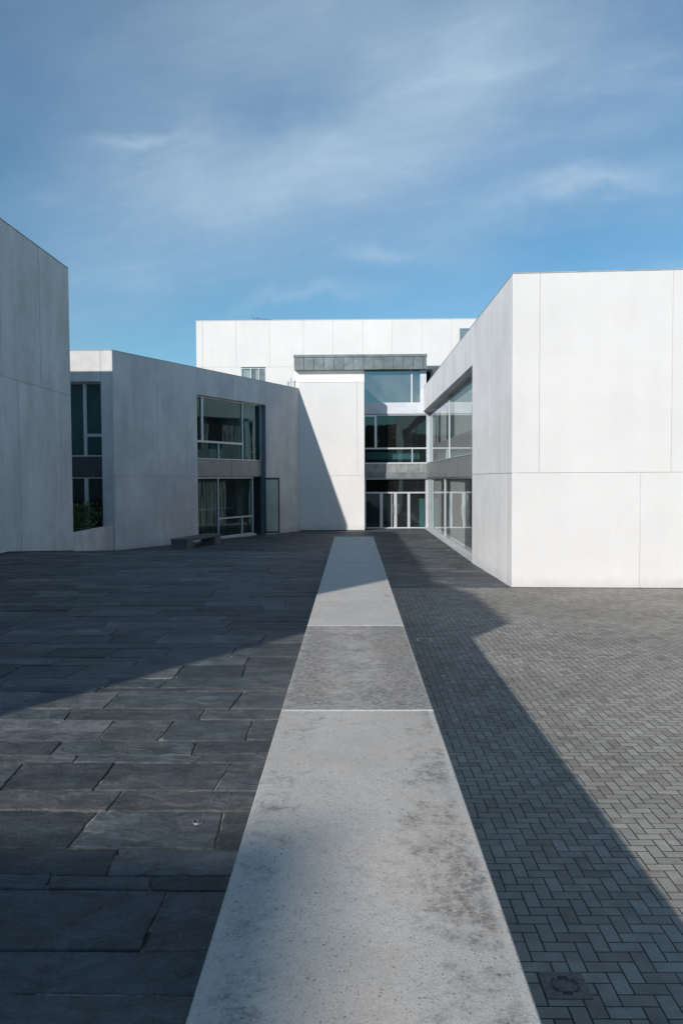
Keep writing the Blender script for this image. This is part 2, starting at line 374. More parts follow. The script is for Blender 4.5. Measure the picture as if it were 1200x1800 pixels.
def window(F, parent, u0, u1, z0, z1, d, verts=(), horis=(), gm=None, fm=None, w=.055, dep=.09, name='window', frame=(1, 1, 1, 1)):
    """verts: (u, za, zb, width) horis: (z, ua, ub, height)"""
    mb = MB(); l, r, b, t = frame
    iu0, iu1, iz0, iz1 = u0+w*l, u1-w*r, z0+w*b, z1-w*t
    if l: mb.fbox(F, u0, iu0, z0, z1, d-dep/2, d+dep/2)
    if r: mb.fbox(F, iu1, u1, z0, z1, d-dep/2, d+dep/2)
    if b: mb.fbox(F, iu0, iu1, z0, iz0, d-dep/2, d+dep/2)
    if t: mb.fbox(F, iu0, iu1, iz1, z1, d-dep/2, d+dep/2)
    for u, za, zb, ww in verts: mb.fbox(F, u-ww/2, u+ww/2, max(za, iz0), min(zb, iz1), d-dep/2+.004, d+dep/2+.004)
    for z, ua, ub, hh in horis: mb.fbox(F, max(ua, iu0), min(ub, iu1), z-hh/2, z+hh/2, d-dep/2-.003, d+dep/2-.003)
    fo = mb.build(name, fm or ALU, parent)
    g = MB(); a = F.xy(u0+.01, d-.01); c = F.xy(u1-.01, d-.01)
    g.quad((*a, z0+.01), (*c, z0+.01), (*c, z1-.01), (*a, z1-.01))
    g.build('pane', gm or GLASS, fo)
    return fo
def room(F, parent, u0, u1, z0, z1, d0, d1, wall=None, ceil=None, floor=None):
    """open box behind a window: d0 front (near glass), d1 back"""
    T = .12; mb = MB()
    mb.fbox(F, u0-T, u0, z0, z1, d1, d0); mb.fbox(F, u1, u1+T, z0, z1, d1, d0); mb.fbox(F, u0-T, u1+T, z0, z1, d1-T, d1)
    o = mb.build('room_wall', wall or ROOM, parent)
    mb = MB(); mb.fbox(F, u0-T, u1+T, z1, z1+T, d1-T, d0); mb.build('room_ceiling', ceil or CEIL, parent)
    mb = MB(); mb.fbox(F, u0-T, u1+T, z0-T, z0, d1-T, d0); mb.build('room_floor', floor or ROOM, parent)
    return o
def curtain(F, parent, u0, u1, z0, z1, d, amp=.035, step=.13, material=None):
    mb = MB(); n = max(6, int((u1-u0)/step*6)); T = .012
    pts = [F.xy(u0+(u1-u0)*k/n, d+amp*math.sin(2*math.pi*(u1-u0)*k/n/step+math.sin(k*.37))) for k in range(n+1)]
    for k in range(n):
        a, b = pts[k], pts[k+1]; mb.quad((*a, z0), (*b, z0), (*b, z1), (*a, z1))
    o = mb.build('curtain', material or CURTAIN, parent)
    s = o.modifiers.new('solid', 'SOLIDIFY'); s.thickness = T; return o

# ------------------------------------------------------------------ terrain functions
PL, PR, PEND, PTOP = -.475, .520, 20.55, 1.38
YB = 20.85
def clamp(v, a=0., b=1.): return max(a, min(b, v))
def z_left(x, y):
    he = .08 + (-.1-.08)*clamp((x+5.)/5.5)
    if y <= 21.4: return .92
    if y <= 31.3: return .92 + (he-.92)*(y-21.4)/9.9
    return he + (-.09-he)*clamp((y-31.3)/13.)
def z_right(x, y): return -.1*clamp((y-YB)/7.)

g = MB(); S = 4000
g.quad((-S, -S, -.45), (S, -S, -.45), (S, S, -.45), (-S, S, -.45)); struct(g.build('ground', GRASS))
# brick court
g = MB(); g.quad((.3, -60, 0), (60, -60, 0), (60, YB, 0), (.3, YB, 0)); struct(g.build('brick_court', BRICK))
# slate bed (joint mortar sheets)
def sheet(name, material, zf, x0, x1, y0, y1, nx, ny, drop, skirt=None):
    mb = MB()
    for j in range(ny+1):
        for i in range(nx+1):
            x = x0+(x1-x0)*i/nx; y = y0+(y1-y0)*j/ny; mb.v.append((x, y, zf(x, y)-drop))
    for j in range(ny):
        for i in range(nx):
            a = j*(nx+1)+i; mb.f.append((a, a+1, a+nx+2, a+nx+1))
    if skirt is not None:
        for j in range(ny):
            a = mb.v[j*(nx+1)+nx]; b = mb.v[(j+1)*(nx+1)+nx]
            mb.quad((a[0], a[1], skirt), (b[0], b[1], skirt), b, a)
    return struct(mb.build(name, material))
DROP = .006
sheet('terrace_bed', MORTAR, z_left, -14, PL-.005, -6, PEND, 8, 20, DROP, -.3)
sheet('ramp_bed', MORTAR, z_left, -14, PR, PEND, 31.3, 12, 24, DROP, -.3)
sheet('court_bed', MORTAR, z_left, -14, 5.2, 31.3, 48.6, 24, 12, DROP)
sheet('low_court_bed', MORTAR, z_right, PR+.002, 5.2, YB+.002, 31.3, 6, 12, DROP)
g = MB(); g.box(-40, PL-.005, -60, -6, -.4, .92); struct(g.build('rear_terrace', SLATE))
# slate slabs
def slabs(name, rows, xr, zf, rng, fixed=None, detail_y=10.):
    mb = MB(); G = .0042
    ph = [rng.uniform(0, 9) for _ in rows]
    def wob(ri, x): return .0075*math.sin(x*1.9+ph[ri]) + .004*math.sin(x*5.3+2*ph[ri]) if 0 < ri < len(rows)-1 else 0.
    for ri in range(len(rows)-1):
        y0, y1 = rows[ri], rows[ri+1]
        xa, xb = xr((y0+y1)/2)
        cuts = [(xb, 0.)]; x = xb
        for c in (fixed or {}).get(ri, ()): cuts.append((c, rng.uniform(-.02, .02))); x = c
        while x > xa+.2:
            x -= rng.uniform(.5, 1.35)
            if x < xa+.35: x = xa
            cuts.append((x, 0. if x == xa else rng.choice((-1, 1, .3))*rng.uniform(0, .05)))
        for c in range(len(cuts)-1):
            (x1, s1), (x0, s0) = cuts[c], cuts[c+1]
            tz = rng.uniform(-.003, .003); tx = rng.uniform(-.003, .003); ty = rng.uniform(-.0035, .0035)
            near = y0 < detail_y
            def P(u, v, ju=0., jv=0.):
                e0 = x0+s0*(v-.5)*2; e1 = x1+s1*(v-.5)*2
                px_ = e0 + (e1-e0)*u; ya = y0+wob(ri, px_); yb = y1+wob(ri+1, px_)
                px_ = min(max(px_+ju, e0+G), e1-G)
                return (px_, min(max(ya+(yb-ya)*v+jv, ya+G), yb-G))
            if near:
                ns = max(4, int((x1-x0)/.06)); ms = max(4, int((y1-y0)/.05)); out = []
                bu = lambda: (rng.random()**4)*.016
                for k in range(ns): out.append(P(k/ns, 0, 0, bu()))
                for k in range(ms): out.append(P(1, k/ms, -bu(), 0))
                for k in range(ns): out.append(P(1-k/ns, 1, 0, -bu()))
                for k in range(ms): out.append(P(0, 1-k/ms, bu(), 0))
                q = rng.randrange(4)                     # one knocked corner on some slabs
                if rng.random() < .5:
                    idx = (0, ns, ns+ms, 2*ns+ms)[q]; cx_, cy_ = (x0+x1)/2, (y0+y1)/2
                    for dk, am in ((-1, .012), (0, .035), (1, .012)):
                        a_, b_ = out[(idx+dk) % len(out)]; l_ = math.hypot(cx_-a_, cy_-b_); out[(idx+dk) % len(out)] = (a_+(cx_-a_)/l_*am, b_+(cy_-b_)/l_*am)
            else:
                out = [P(0, 0), P(1, 0), P(1, 1), P(0, 1)]
            cx, cy = (x0+x1)/2, (y0+y1)/2; i = len(mb.v); n = len(out)
            def zt(px_, py_): return zf(px_, py_)+.0035+tz+tx*(px_-cx)/(x1-x0)*2+ty*(py_-cy)/(y1-y0)*2
            ins = .006 if near else .004
            for px_, py_ in out: mb.v.append((px_, py_, zt(px_, py_)-.030))
            for px_, py_ in out: mb.v.append((px_, py_, zt(px_, py_)-.005))     # worn arris
            for px_, py_ in out:
                l_ = math.hypot(cx-px_, cy-py_) or 1.
                qx = px_ + ins*(1 if px_ < cx else -1); qy = py_ + ins*(1 if py_ < cy else -1)
                mb.v.append((qx, qy, zt(qx, qy)))
            for lv in (0, 1):
                for k in range(n):
                    l = (k+1) % n; a = i+lv*n; mb.f.append((a+k, a+l, a+n+l, a+n+k))
            mb.f.append(tuple(range(i+2*n, i+3*n)))
    return struct(mb.build(name, SLATE))
rng = random.Random(11)
near_rows = [2.96, 3.25, 3.735, 3.88, 4.16, 4.65, 4.96, 5.46, 5.618, 5.915, 6.44, 6.76, 7.31, 7.45, 7.80, 8.35, 8.72, 9.2, 9.49, 9.95, 10.4, 10.94]
fixed = {0: [-1.6], 1: [-.895], 2: [-1.0, -1.5], 3: [-1.25], 4: [-.76, -1.53], 5: [-1.47], 6: [-.87, -1.66], 7: [-1.09, -1.97],
         8: [-1.17, -2.19], 9: [-.82, -1.47, -1.95], 10: [-1.27, -2.4], 11: [-1.04, -2.16], 15: [-1.15]}
rows = [-2.0, -1.5, -1.1, -.6, -.2, .3, .8, 1.2, 1.7, 2.1, 2.55]; k0 = len(rows); rows += near_rows
fixed = {k+k0: v for k, v in fixed.items()}
y = rows[-1]
while y < PEND: y = min(PEND, y + rng.choice((.18, .3, .35, .42, .5, .55))); rows.append(y)
slabs('slate_terrace', rows, lambda y: (-9.9, PL-.008), z_left, rng, fixed, 11.)
rows = [PEND]
while rows[-1] < 31.3: rows.append(min(31.3, rows[-1] + rng.choice((.18, .3, .35, .42, .5, .55))))
slabs('slate_ramp', rows, lambda y: (-9.9, PR), z_left, rng, None, 0)
rows = [YB+.004]
while rows[-1] < 31.3: rows.append(min(31.3, rows[-1] + rng.choice((.18, .3, .35, .42, .5, .55))))
slabs('slate_walk', rows, lambda y: (PR+.006, 4.9), z_right, rng, None, 0)
rows = [31.3]
while rows[-1] < 47.4: rows.append(min(47.4, rows[-1] + rng.choice((.18, .3, .35, .42, .5, .55))))
slabs('slate_court', rows, lambda y: (-9.9+max(0, y-31.3)*.463-.3, 4.9), z_left, rng, None, 0)

# ------------------------------------------------------------------ the low wall the camera stands on
lw = thing('low_wall', 'long low concrete wall with pale jointed coping slabs running from the foreground to the courtyard', 'wall', (0, 5, 0))
mb = MB(); mb.box(PL+.015, PR-.015, -6, PEND-.02, -.3, PTOP-.14); mb.build('wall_body', COPSIDE, lw)
ys = [-6, -3.8, -.82, 2.06, 5.15, 8.14, 11.2, 14.3, 17.4, PEND]
for k in range(len(ys)-1):
    mb = MB(); mb.box(PL, PR, ys[k]+.004, ys[k+1]-.004, PTOP-.14, PTOP)
    o = mb.build('coping_slab', [COP_A, COP_C, COP_B, COP_A, COP_B, COP_C, COP_C, COP_C, COP_C][k] if k != 3 else COP_A, lw, .007)
    if k == 4: o['label'] = 'darker, dirtier coping slab, second joint ahead'
mb = MB()
for yj in ys[1:6]: mb.box(PL+.002, PR-.002, yj-.012, yj+.012, PTOP-.13, PTOP+.0025)
mb.build('joint_mortar', plain("white_joint_mortar", (.62, .61, .58), .9, 0, .2, 30.), lw)

# ------------------------------------------------------------------ tall block on the left (near)
ZT = 9.83
bk = thing('concrete_building', 'tall windowless weathered concrete block cropped by the left edge of the photo', 'building', (-12, 10, .5), 'pale concrete buildings round the courtyard')
F = Fr((-9.32, 4.4), (-9.32, 26.42)); J = 5.655
def U(y): return y-4.4
mb = MB()
panels(mb, F, [(U(4.4), U(7.8), J, ZT), (U(7.8), U(12.2), J, ZT), (U(12.2), U(17.0), J, ZT), (U(17.0), U(21.2), J, ZT), (U(21.2), U(23.9), J, ZT), (U(23.9), F.L-.0, J, ZT),
               (U(4.4), U(9.6), 0, J), (U(9.6), U(14.0), 0, J), (U(14.0), U(18.2), 0, J), (U(18.2), U(22.24), 0, J), (U(22.24), U(25.4), 0, J), (U(25.4), F.L, 0, J)], .032)
F2 = Fr((-8.53, 2.4), (-9.32, 4.39)); panels(mb, F2, [(0, F2.L-.02, 0, J), (0, F2.L-.02, J, ZT)])
F3 = Fr((-8.4, -1.7), (-8.53, 2.4)); panels(mb, F3, [(0.004, F3.L, 0, J), (0.004, F3.L, J, ZT)])
mb.prism([(-24, -1.69), (-8.45, -1.69), (-8.6, 2.2), (-9.5, 4.5), (-9.5, 26.41), (-24, 26.41)], 0, ZT-.02)
mb.build('wall', WHITE_OLD, bk)
mb = MB(); mb.prism([(-23.5, -1.2), (-9., -1.2), (-9.9, 4.5), (-9.9, 25.9), (-23.5, 25.9)], ZT-.02, ZT+.01); mb.build('roof', ROOF, bk)
# ------------------------------------------------------------------ building behind the camera, shading the foreground
bb = thing('concrete_building', 'concrete block behind the viewpoint whose shadow darkens the bottom left corner', 'building', (-30, -30, 0), 'pale concrete buildings round the courtyard')
mb = MB(); mb.prism([(-44, -38), (-17.3, -38), (-17.3, -22.6), (-44, -22.6)], 0, 16.)
mb.build('wall', WHITE_OLD, bb)
mb = MB(); mb.box(-43.6, -17.7, -37.6, -23., 16., 16.02); mb.build('roof', ROOF, bb)

# ------------------------------------------------------------------ angled building on the left
A = (-9.36, 31.2); B = (-3.01, 44.9); ZA = 7.92; JZ = 3.035
ab = thing('concrete_building', 'two-storey angled concrete building in shade, with two stacked windows and an open glass door', 'building', (-9, 37, 0), 'pale concrete buildings round the courtyard')
F = Fr(A, B); FL = Fr((-17, 31.2), A)
u0, u1 = 5.52, 11.53; ZH = 6.71
mb = MB()
panels(mb, F, [(.0, 2.74, JZ, ZA), (2.74, u0, JZ, ZA), (u0, 8.5, ZH, ZA), (8.5, u1, ZH, ZA), (u1, F.L, JZ, ZA),
               (.0, .56, -.3, JZ), (.56, 3.06, -.3, JZ), (3.06, u0, -.3, JZ), (u1, F.L, -.3, JZ)])
L = FL.L
panels(mb, FL, [(0, L-.47-3.6, JZ, ZA), (L-.47-3.6, L-.47, ZH, ZA), (L-.47, L-.004, JZ, ZA), (0, L-.47-3.6, -.3, JZ), (L-.47, L-.004, -.3, JZ)])
mb.build('wall', WHITE_OLD, ab)
mb = MB()
inner = [F.xy(.3, -.42), F.xy(F.L-.3, -.42), (-6, 53), (-17, 53), (-17, 31.6)]
inner = [(-16.9, 31.65), (-9.6, 31.65)] + [F.xy(.5, -.42), F.xy(F.L-.3, -.42), (-3.6, 53), (-16.9, 53)]
mb.prism(inner, ZA-.6, ZA-.35); mb.build('roof', ROOF, ab)
# slanted facade: upper window, spandrel, lower window, door
d = -.32
window(F, ab, u0+.0, u1-.02, 3.80, ZH, d, verts=[(u0+.78, 4.66, ZH, .13), (9.72, 3.8, ZH, .06), (7.62, 3.8, 4.62, .06)], horis=[(4.63, u0, 9.69, .10)])
window(F, ab, u0+.0, 10.66, .06, 2.96, d, verts=[(7.54, 0, 3, .06), (9.62, .06, .98, .06)], horis=[(.97, 7.57, 10.62, .07)])
mb = MB(); mb.fbox(F, u0+.003, 8.62, 3.0, 3.775, d-.1, d+.1); mb.fbox(F, 8.64, u1-.11, 3.0, 3.775, d-.1, d+.1); mb.build('spandrel_panel', GREYPANEL, ab)
mb = MB(); mb.fbox(F, u0, u1-.3, 2.96, 3.0, d-.12, d+.02); mb.fbox(F, u0, u1-.3, 3.775, 3.80, d-.12, d+.08); mb.build('spandrel_trim', DKMETAL, ab)
mb = MB(); mb.fbox(F, u1-.012, u1+.004, -.1, ZH, -.345, -.03); mb.fbox(F, u1-.10, u1-.014, 3.0, 3.8, d-.1, d+.02); mb.build('window_reveal', REVEAL, ab)
mb = MB(); mb.fbox(F, u1+.006, u1+.09, -.1, ZH, -.8, -.352); mb.build('jamb', DKMETAL, ab)
mb = MB(); mb.fbox(F, u0, 10.75, -.3, .06, d-.2, d+.16); mb.build('sill', SILL, ab)
mb = MB(); mb.fbox(F, 10.72, 10.80, -.1, 2.96, d-.5, d); mb.fbox(F, 10.80, u1-.02, -.1, 2.96, d-.75, d-.68); mb.build('door_recess', plain('doorway_shade', (.025, .028, .034), .7), ab)  # near-black panel stands in for the shade inside the open doorway
# open door leaf
hx, hy = F.xy(u1-.05, -.10)
FD = Fr((hx, hy), (hx+.80, hy-.06))
dm = MB(); w = .07
for (a, b_, z0, z1) in ((0, w, .03, 2.93), (FD.L-w, FD.L, .03, 2.93), (w, FD.L-w, .03, .12), (w, FD.L-w, 2.83, 2.93)): dm.fbox(FD, a, b_, z0, z1, -.025, .025)
dr = dm.build('door', DKMETAL, ab); dr['label'] = 'open glass door leaf swung out against the wall'
gm = MB(); a = FD.xy(w-.01, 0); c = FD.xy(FD.L-w+.01, 0); gm.quad((*a, .11), (*c, .11), (*c, 2.84), (*a, 2.84)); gm.build('pane', glass("door_glass", (.62, .78, .76), 1.5, .22), dr)
hm = MB(); p = FD.xy(FD.L-.035, .03); q = FD.xy(FD.L-.035, .08); r_ = FD.xy(FD.L-.16, .08)
hm.tube((*p, 1.22), (*q, 1.22), .012); hm.tube((*q, 1.22), (*r_, 1.22), .010); hm.build('handle', BLACK, dr)
# rooms
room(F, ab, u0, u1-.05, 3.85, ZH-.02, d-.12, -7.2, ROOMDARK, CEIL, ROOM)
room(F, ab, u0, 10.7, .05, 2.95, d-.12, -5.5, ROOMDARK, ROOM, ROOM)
curtain(F, ab, 10.0, 10.95, 3.9, 6.6, d-.35, .04, .16, TEAL)
mb = MB(); mb.fbox(F, 11.0, 11.12, 3.86, 6.68, d-1.0, d-.5); mb.build('curtain_edge', CURTAIN, ab)
mb = MB(); mb.fbox(F, 9.4, 12.5, 3.9, 6.2, -5.4, -5.3); mb.build('partition', ROOM, ab)
mb = MB(); mb.fbox(F, 8.2, 9.4, 3.86, 4.55, d-1.3, d-.9); mb.build('desk_screen', TEAL, ab)
mb = MB()
for uu in (7.9, 8.7, 9.7): mb.fbox(F, uu, uu+.04, .06, 2.95, -1.5, -1.45)
mb.fbox(F, 7.6, 10.6, 1.35, 1.42, -1.5, -1.45); mb.build('inner_partition', ALU, ab)
mb = MB(); mb.fbox(F, 5.6, 7.4, .06, .8, -2.2, -1.7); mb.build('counter', TEAL, ab)
mb = MB(); mb.fbox(F, 6.05, 6.4, 1.3, 1.9, -4.99, -4.96); mb.fbox(F, 6.1, 6.32, 2.15, 2.5, -4.99, -4.96); mb.build('poster', RED, ab)
mb = MB(); mb.fbox(F, 5.5, 7.5, .0, 2.9, -5.1, -5.0); mb.build('back_panel', ROOM, ab)
# left strip window of the same building
uL0, uL1 = L-.47-3.6, L-.47
window(FL, ab, uL0, uL1, 3.80, ZH, -.4, verts=[(L-1.22, 3.8, ZH, .13)], horis=[(4.64, L-1.16, uL1, .12)], name='window')
window(FL, ab, uL0, uL1, .9, 2.98, -.4, verts=[(L-1.22, .9, 3., .15)], name='window')
mb = MB(); mb.fbox(FL, uL0, uL1, 3.0, 3.78, -.5, -.3); mb.build('spandrel_panel', DKMETAL, ab)
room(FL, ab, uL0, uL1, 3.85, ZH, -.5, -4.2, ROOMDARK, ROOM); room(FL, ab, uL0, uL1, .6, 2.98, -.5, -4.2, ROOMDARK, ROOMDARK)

mb = MB(); mb.fbox(FL, uL0+.05, uL1-.05, 3.9, 6.66, -.78, -.74); mb.build('teal_reflection_panel', plain('teal_reflection_tint', (.10, .26, .27), .8), ab)  # added teal panel imitating the panes' teal reflection and tint
# planter wall and hedge between the two left buildings
pw = thing('planter_wall', 'low stained concrete planter wall between the two left buildings below the hedge', 'wall', (-9.5, 29, .3))
F = Fr((-9.42, 26.44), (-9.42, 31.16)); mb = MB()
panels(mb, F, [(0, F.L, .69, 1.07), (0, 2.4, -.1, .69), (2.4, F.L, -.1, .69)], .016, .25); mb.build('wall_face', white_concrete("stained_low_wall", (.84, .83, .81), .28, 31.), pw)
mb = MB(); mb.box(-16.5, -9.68, 26.45, 31.1, -.1, .85); struct(mb.build('planter_earth', EARTH))
hd = thing('hedge', 'dark clipped hedge in the gap between the two left buildings', 'hedge', (-10.6, 30, .85))
rg = random.Random(3); mb = MB()
for _ in range(5200):
    x = rg.uniform(-13., -9.72); y = rg.uniform(29.2, 31.0); top = 2.0+.05*math.sin(x*5)+.04*math.sin(y*7+x*3)
    z = rg.uniform(.9, top)
    if rg.random() < .6: y = rg.uniform(29.15, 29.4)
    if x > -9.95 and rg.random() < .4: z = min(z, 1.8)
    c = Vector((x, y, z)); a = Vector((rg.gauss(0, 1), rg.gauss(0, 1), rg.gauss(0, 1))).normalized(); b_ = a.orthogonal().normalized()
    s_ = rg.uniform(.03, .06); mb.quad(c-a*s_, c+b_*s_*.6, c+a*s_, c-b_*s_*.6)
mb.build('foliage', LEAF, hd)
for x in (-12.5, -11.8, -11.1, -10.5, -10.0):
    mb = MB(); mb.tube((x, 30.1, .8), (x+.05, 30.1, 1.8), .03, 6); mb.build('stem', BARK, hd)
# bench
bn = thing('bench', 'dark concrete slab bench on two block legs in front of the angled building', 'bench', (-6.5, 33.3, .05))
dv = Vector((.78, 3.0)).normalized(); 
F = Fr((-6.64, 31.72), (-6.64+dv.x*3.35, 31.72+dv.y*3.35))
mb = MB(); mb.fbox(F, 0, F.L, .37, .48, -.72, 0); mb.build('seat', BENCHM, bn, .008)
for a in (.02, F.L-.62):
    mb = MB(); mb.fbox(F, a, a+.60, -.02, .368, -.70, -.02); mb.build('leg', BENCHM, bn, .006)

# ------------------------------------------------------------------ entrance building at the back of the court
eb = thing('concrete_building', 'entrance building at the back with zinc canopy, glass doors and windows on three floors', 'building', (1, 47, 0), 'pale concrete buildings round the courtyard')
ZC = 8.26; F = Fr((-3.03, 44.9), (.665, 44.9)); mb = MB()
panels(mb, F, [(.012, F.L-.40, JZ, ZC), (F.L-.40, F.L, JZ, ZC), (.012, 1.84, -.3, JZ), (1.84, F.L, -.3, JZ)], .012)
mb.box(-2.98, .655, 45.2, 46.98, -.3, ZC-.05)
EWALL = mb.build('wall', WHITE, eb)
FE = Fr((0, 47), (8, 47))
mb = MB(); mb.box(.672, 4.55, 47.0, 47.3, 6.64, 7.27); mb.box(3.97, 4.33, 46.995, 47.4, 6.9, 9.17); mb.build('white_band', PAINT, eb)
mb = MB(); mb.box(-3.4, .70, 46.99, 47.3, 8.0, 9.18); mb.build('upper_wall', CREAM, eb)
mb = MB(); mb.box(-3.4, 4.33, 47.3, 55, 9.2, 9.95); mb.box(-3.4, -3.1, 47.3, 55, 7.5, 9.2); mb.box(4.03, 4.32, 47.4, 55, 6.9, 9.2); mb.build('upper_box', CREAM, eb)
cn = MB(); xs = [-3.38]
while xs[-1] < 4.2: xs.append(xs[-1]+.577)
xs[-1] = 4.32
for a, b_ in zip(xs[:-1], xs[1:]): cn.box(a+.012, b_-.012, 46.58, 47.2, 9.19, 9.90)
co = cn.build('canopy', ZINC, eb)
mb = MB(); mb.box(-3.37, 4.31, 46.61, 47.25, 9.20, 9.89); mb.build('canopy_core', DKMETAL, co)
mb = MB(); mb.box(-3.40, 4.34, 46.54, 47.25, 9.91, 10.05); mb.build('canopy_cap', ZINC, co)
# windows of the entrance front
window(FE, eb, .68, 3.98, 7.27, 9.17, -.06, verts=[(3.48, 7.2, 9.2, .085)], gm=GLASS_B, fm=PAINT, w=.03, frame=(0, 0, 1, 0))
window(FE, eb, .68, 4.49, 3.74, 6.60, -.08, verts=[(1.36, 4.66, 6.6, .13), (3.50, 3.7, 4.6, .06), (4.40, 3.7, 6.6, .13)], horis=[(4.62, .7, 4.4, .09), (6.52, .7, 1.36, .07)], w=.05)
ef = window(FE, eb, .68, 4.46, -.08, 2.84, -.08,
       verts=[(.75, 0, 3, .05), (1.68, -.1, 2.0, .17), (2.285, -.1, 1.96, .035), (2.505, -.1, 2.0, .18), (3.295, -.1, 2.0, .15), (4.35, -.1, 2.84, .14)],
       horis=[(2.01, .7, 4.4, .09)], w=.05, name='entrance_doors')
for x in (2.34, 2.68):
    hm = MB(); hm.tube((x, 46.86, .75), (x, 46.86, 1.35), .014)
    for z in (.85, 1.25): hm.tube((x, 46.86, z), (x, 46.97, z), .010)
    hm.build('door_handle', STEEL, ef)
mb = MB(); mb.box(.66, 4.5, 46.85, 47.3, 2.86, 3.20); mb.build('lower_spandrel', ZINC, eb)
mb = MB()
for k in range(6): mb.box(.67+k*.645, .67+(k+1)*.645-.012, 46.90, 47.3, 3.205, 3.70)
mb.build('spandrel_panel', ZINCD, eb)
mb = MB(); mb.box(.66, 4.5, 46.88, 47.4, 3.705, 3.74); mb.box(.66, 4.5, 46.9, 47.4, 2.825, 2.86); mb.build('trim', ALU, eb)
mb = MB(); mb.box(.66, 4.5, 46.8, 47.2, -.3, -.065); mb.build('threshold', SILL, eb)
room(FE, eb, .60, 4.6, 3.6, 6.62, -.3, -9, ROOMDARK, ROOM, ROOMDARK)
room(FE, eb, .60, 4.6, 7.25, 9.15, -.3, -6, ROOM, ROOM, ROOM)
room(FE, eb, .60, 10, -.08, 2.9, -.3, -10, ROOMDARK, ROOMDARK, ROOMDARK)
mb = MB(); mb.box(.8, 3.95, 47.5, 47.54, 3.98, 4.42); mb.build('balustrade_panel', TEAL, eb)
mb = MB(); mb.box(3.95, 4.25, 47.3, 47.6, 0, 1.65); mb.build('reception_panel', TEAL, eb)
mb = MB(); mb.box(2.1, 3.9, 49.9, 50.5, 0, .95); mb.build('reception_desk', ROOM, eb)

# ------------------------------------------------------------------ tall rear building
tb = thing('concrete_building', 'tallest white concrete building behind the entrance, with television aerial on its roof', 'building', (0, 60, 0), 'pale concrete buildings round the courtyard')
ZR = 14.29; F = Fr((-11.27, 58), (16, 58)); HJ = 10.95; o = 11.27
vj = [0, -10.8+o, -8.38+o, -5.95+o, -3.52+o, -1.38+o, .80+o, 2.89+o, 5.02+o, 7.15+o, 9.3+o, 12+o, F.L]
mb = MB(); rects = []
wn0, wn1 = 7.74+o, 8.9+o
for a, b_ in zip(vj[:-1], vj[1:]):
    if abs(a-(7.15+o)) < .01: rects += [(a, wn0, HJ, ZR), (wn0, wn1, 13.62, ZR), (wn0, wn1, HJ, 12.5), (wn1, b_, HJ, ZR)]
    else: rects.append((a, b_, HJ, ZR))
w0, w1 = -8.03+o, -6.25+o
rects += [(0, 1.2, 0, HJ), (1.2, w0, 0, HJ), (w0, w1, 0, 9.4), (w1, -3.42+o, 0, HJ), (-3.42+o, 1.+o, 0, HJ), (1.+o, 5.39+o, 0, HJ), (5.39+o, 9.0+o, 0, 8.5), (9.+o, F.L, 0, HJ)]
panels(mb, F, rects, .022)
mb.box(-11.2, -10.9, 58.2, 70, 0, ZR); mb.box(15.7, 16, 58.2, 70, 0, ZR)
mb.build('wall', WHITE, tb)
mb = MB(); mb.box(-11, 15.9, 58.3, 70, ZR-.5, ZR-.3); mb.build('roof', ROOF, tb)
mb = MB(); mb.fbox(F, 0, F.L, ZR, ZR+.035, -.4, .02); mb.build('roof_edge', PAINT, tb)
window(F, tb, w0, w1, 9.4, HJ-.06, -.07, verts=[(w0+.68, 9.4, 11, .07), (w0+1.28, 9.4, 11, .05)], gm=glass("pale_glass", (.7, .8, .8), 1.7, .3), w=.05)
curtain(F, tb, w0+.05, w0+.66, 9.4, 10.8, -.16, .02, .2); curtain(F, tb, w0+1.02, w0+1.26, 9.4, 10.8, -.16, .02); room(F, tb, w0, w1, 9.4, 10.9, -.4, -3, ROOM)
window(F, tb, wn0, wn1, 12.5, 13.62, -.07, gm=glass("sky_glass", (.5, .6, .65), 3.0, .25), w=.03); room(F, tb, wn0, wn1, 12.5, 13.6, -.4, -3, ROOM)
lv = MB()
for k in range(9): lv.fbox(F, 5.39+o, 9.0+o, 10.02+k*.1, 10.08+k*.1, -.22, -.06)
lv.build('louvre', plain("blue_grey_louvre", (.16, .18, .21), .5, .3), tb)
window(F, tb, 5.39+o, 9.0+o, 8.5, 10.0, -.2, gm=GLASS_B, w=.03); mb = MB(); mb.fbox(F, 5.39+o, 9.0+o, 8.5, HJ, -.6, -.5); mb.build('backing', DKMETAL, tb)
# aerial
an = thing('roof_aerial', 'thin television aerial on the roof edge of the tallest rear building', 'aerial', (-6.98, 59.3, ZR-.3))
mb = MB(); mb.tube((-6.98, 59.3, ZR-.3), (-6.98, 59.3, ZR+.50), .022, 8); mb.build('mast', IRON, an)
mb = MB(); mb.tube((-7.25, 59.3, ZR+.40), (-5.6, 59.25, ZR+.26), .016, 6)
for k in range(9):
    x = -6.8+k*.14; z = ZR+.36-k*.012; mb.tube((x, 59.05, z), (x, 59.55, z), .007, 5)
for s_ in (-1, 1):
    mb.tube((-7.2, 59.3, ZR+.40), (-7.4, 59.3, ZR+.40+s_*.24), .008, 5)
    for q in (0, .5, 1.): mb.tube((-7.2-.2*q, 59., ZR+.40+s_*.24*q), (-7.2-.2*q, 59.6, ZR+.40+s_*.24*q), .007, 5)
mb.build('boom', IRON, an)
# roof vents at the end of the angled building
rv = thing('roof_vents', 'cluster of small pipes and pale box at the end of the angled roof', 'vents', (-3.4, 45.8, 7.6))
mb = MB(); mb.box(-3.72, -3.22, 45.6, 46.0, 7.5, 8.1); mb.build('vent_box', plain("pale_blue_metal", (.55, .62, .66), .5, .2), rv)
for x, h, r_ in ((-3.66, 8.35, .05), (-3.5, 8.55, .03), (-3.3, 8.38, .06)):
    mb = MB(); mb.tube((x, 45.8, 8.1), (x, 45.8, h), r_, 8); mb.tube((x, 45.8, h), (x, 45.8, h+.06), r_*1.5, 8); mb.build('vent_pipe', STEEL, rv)

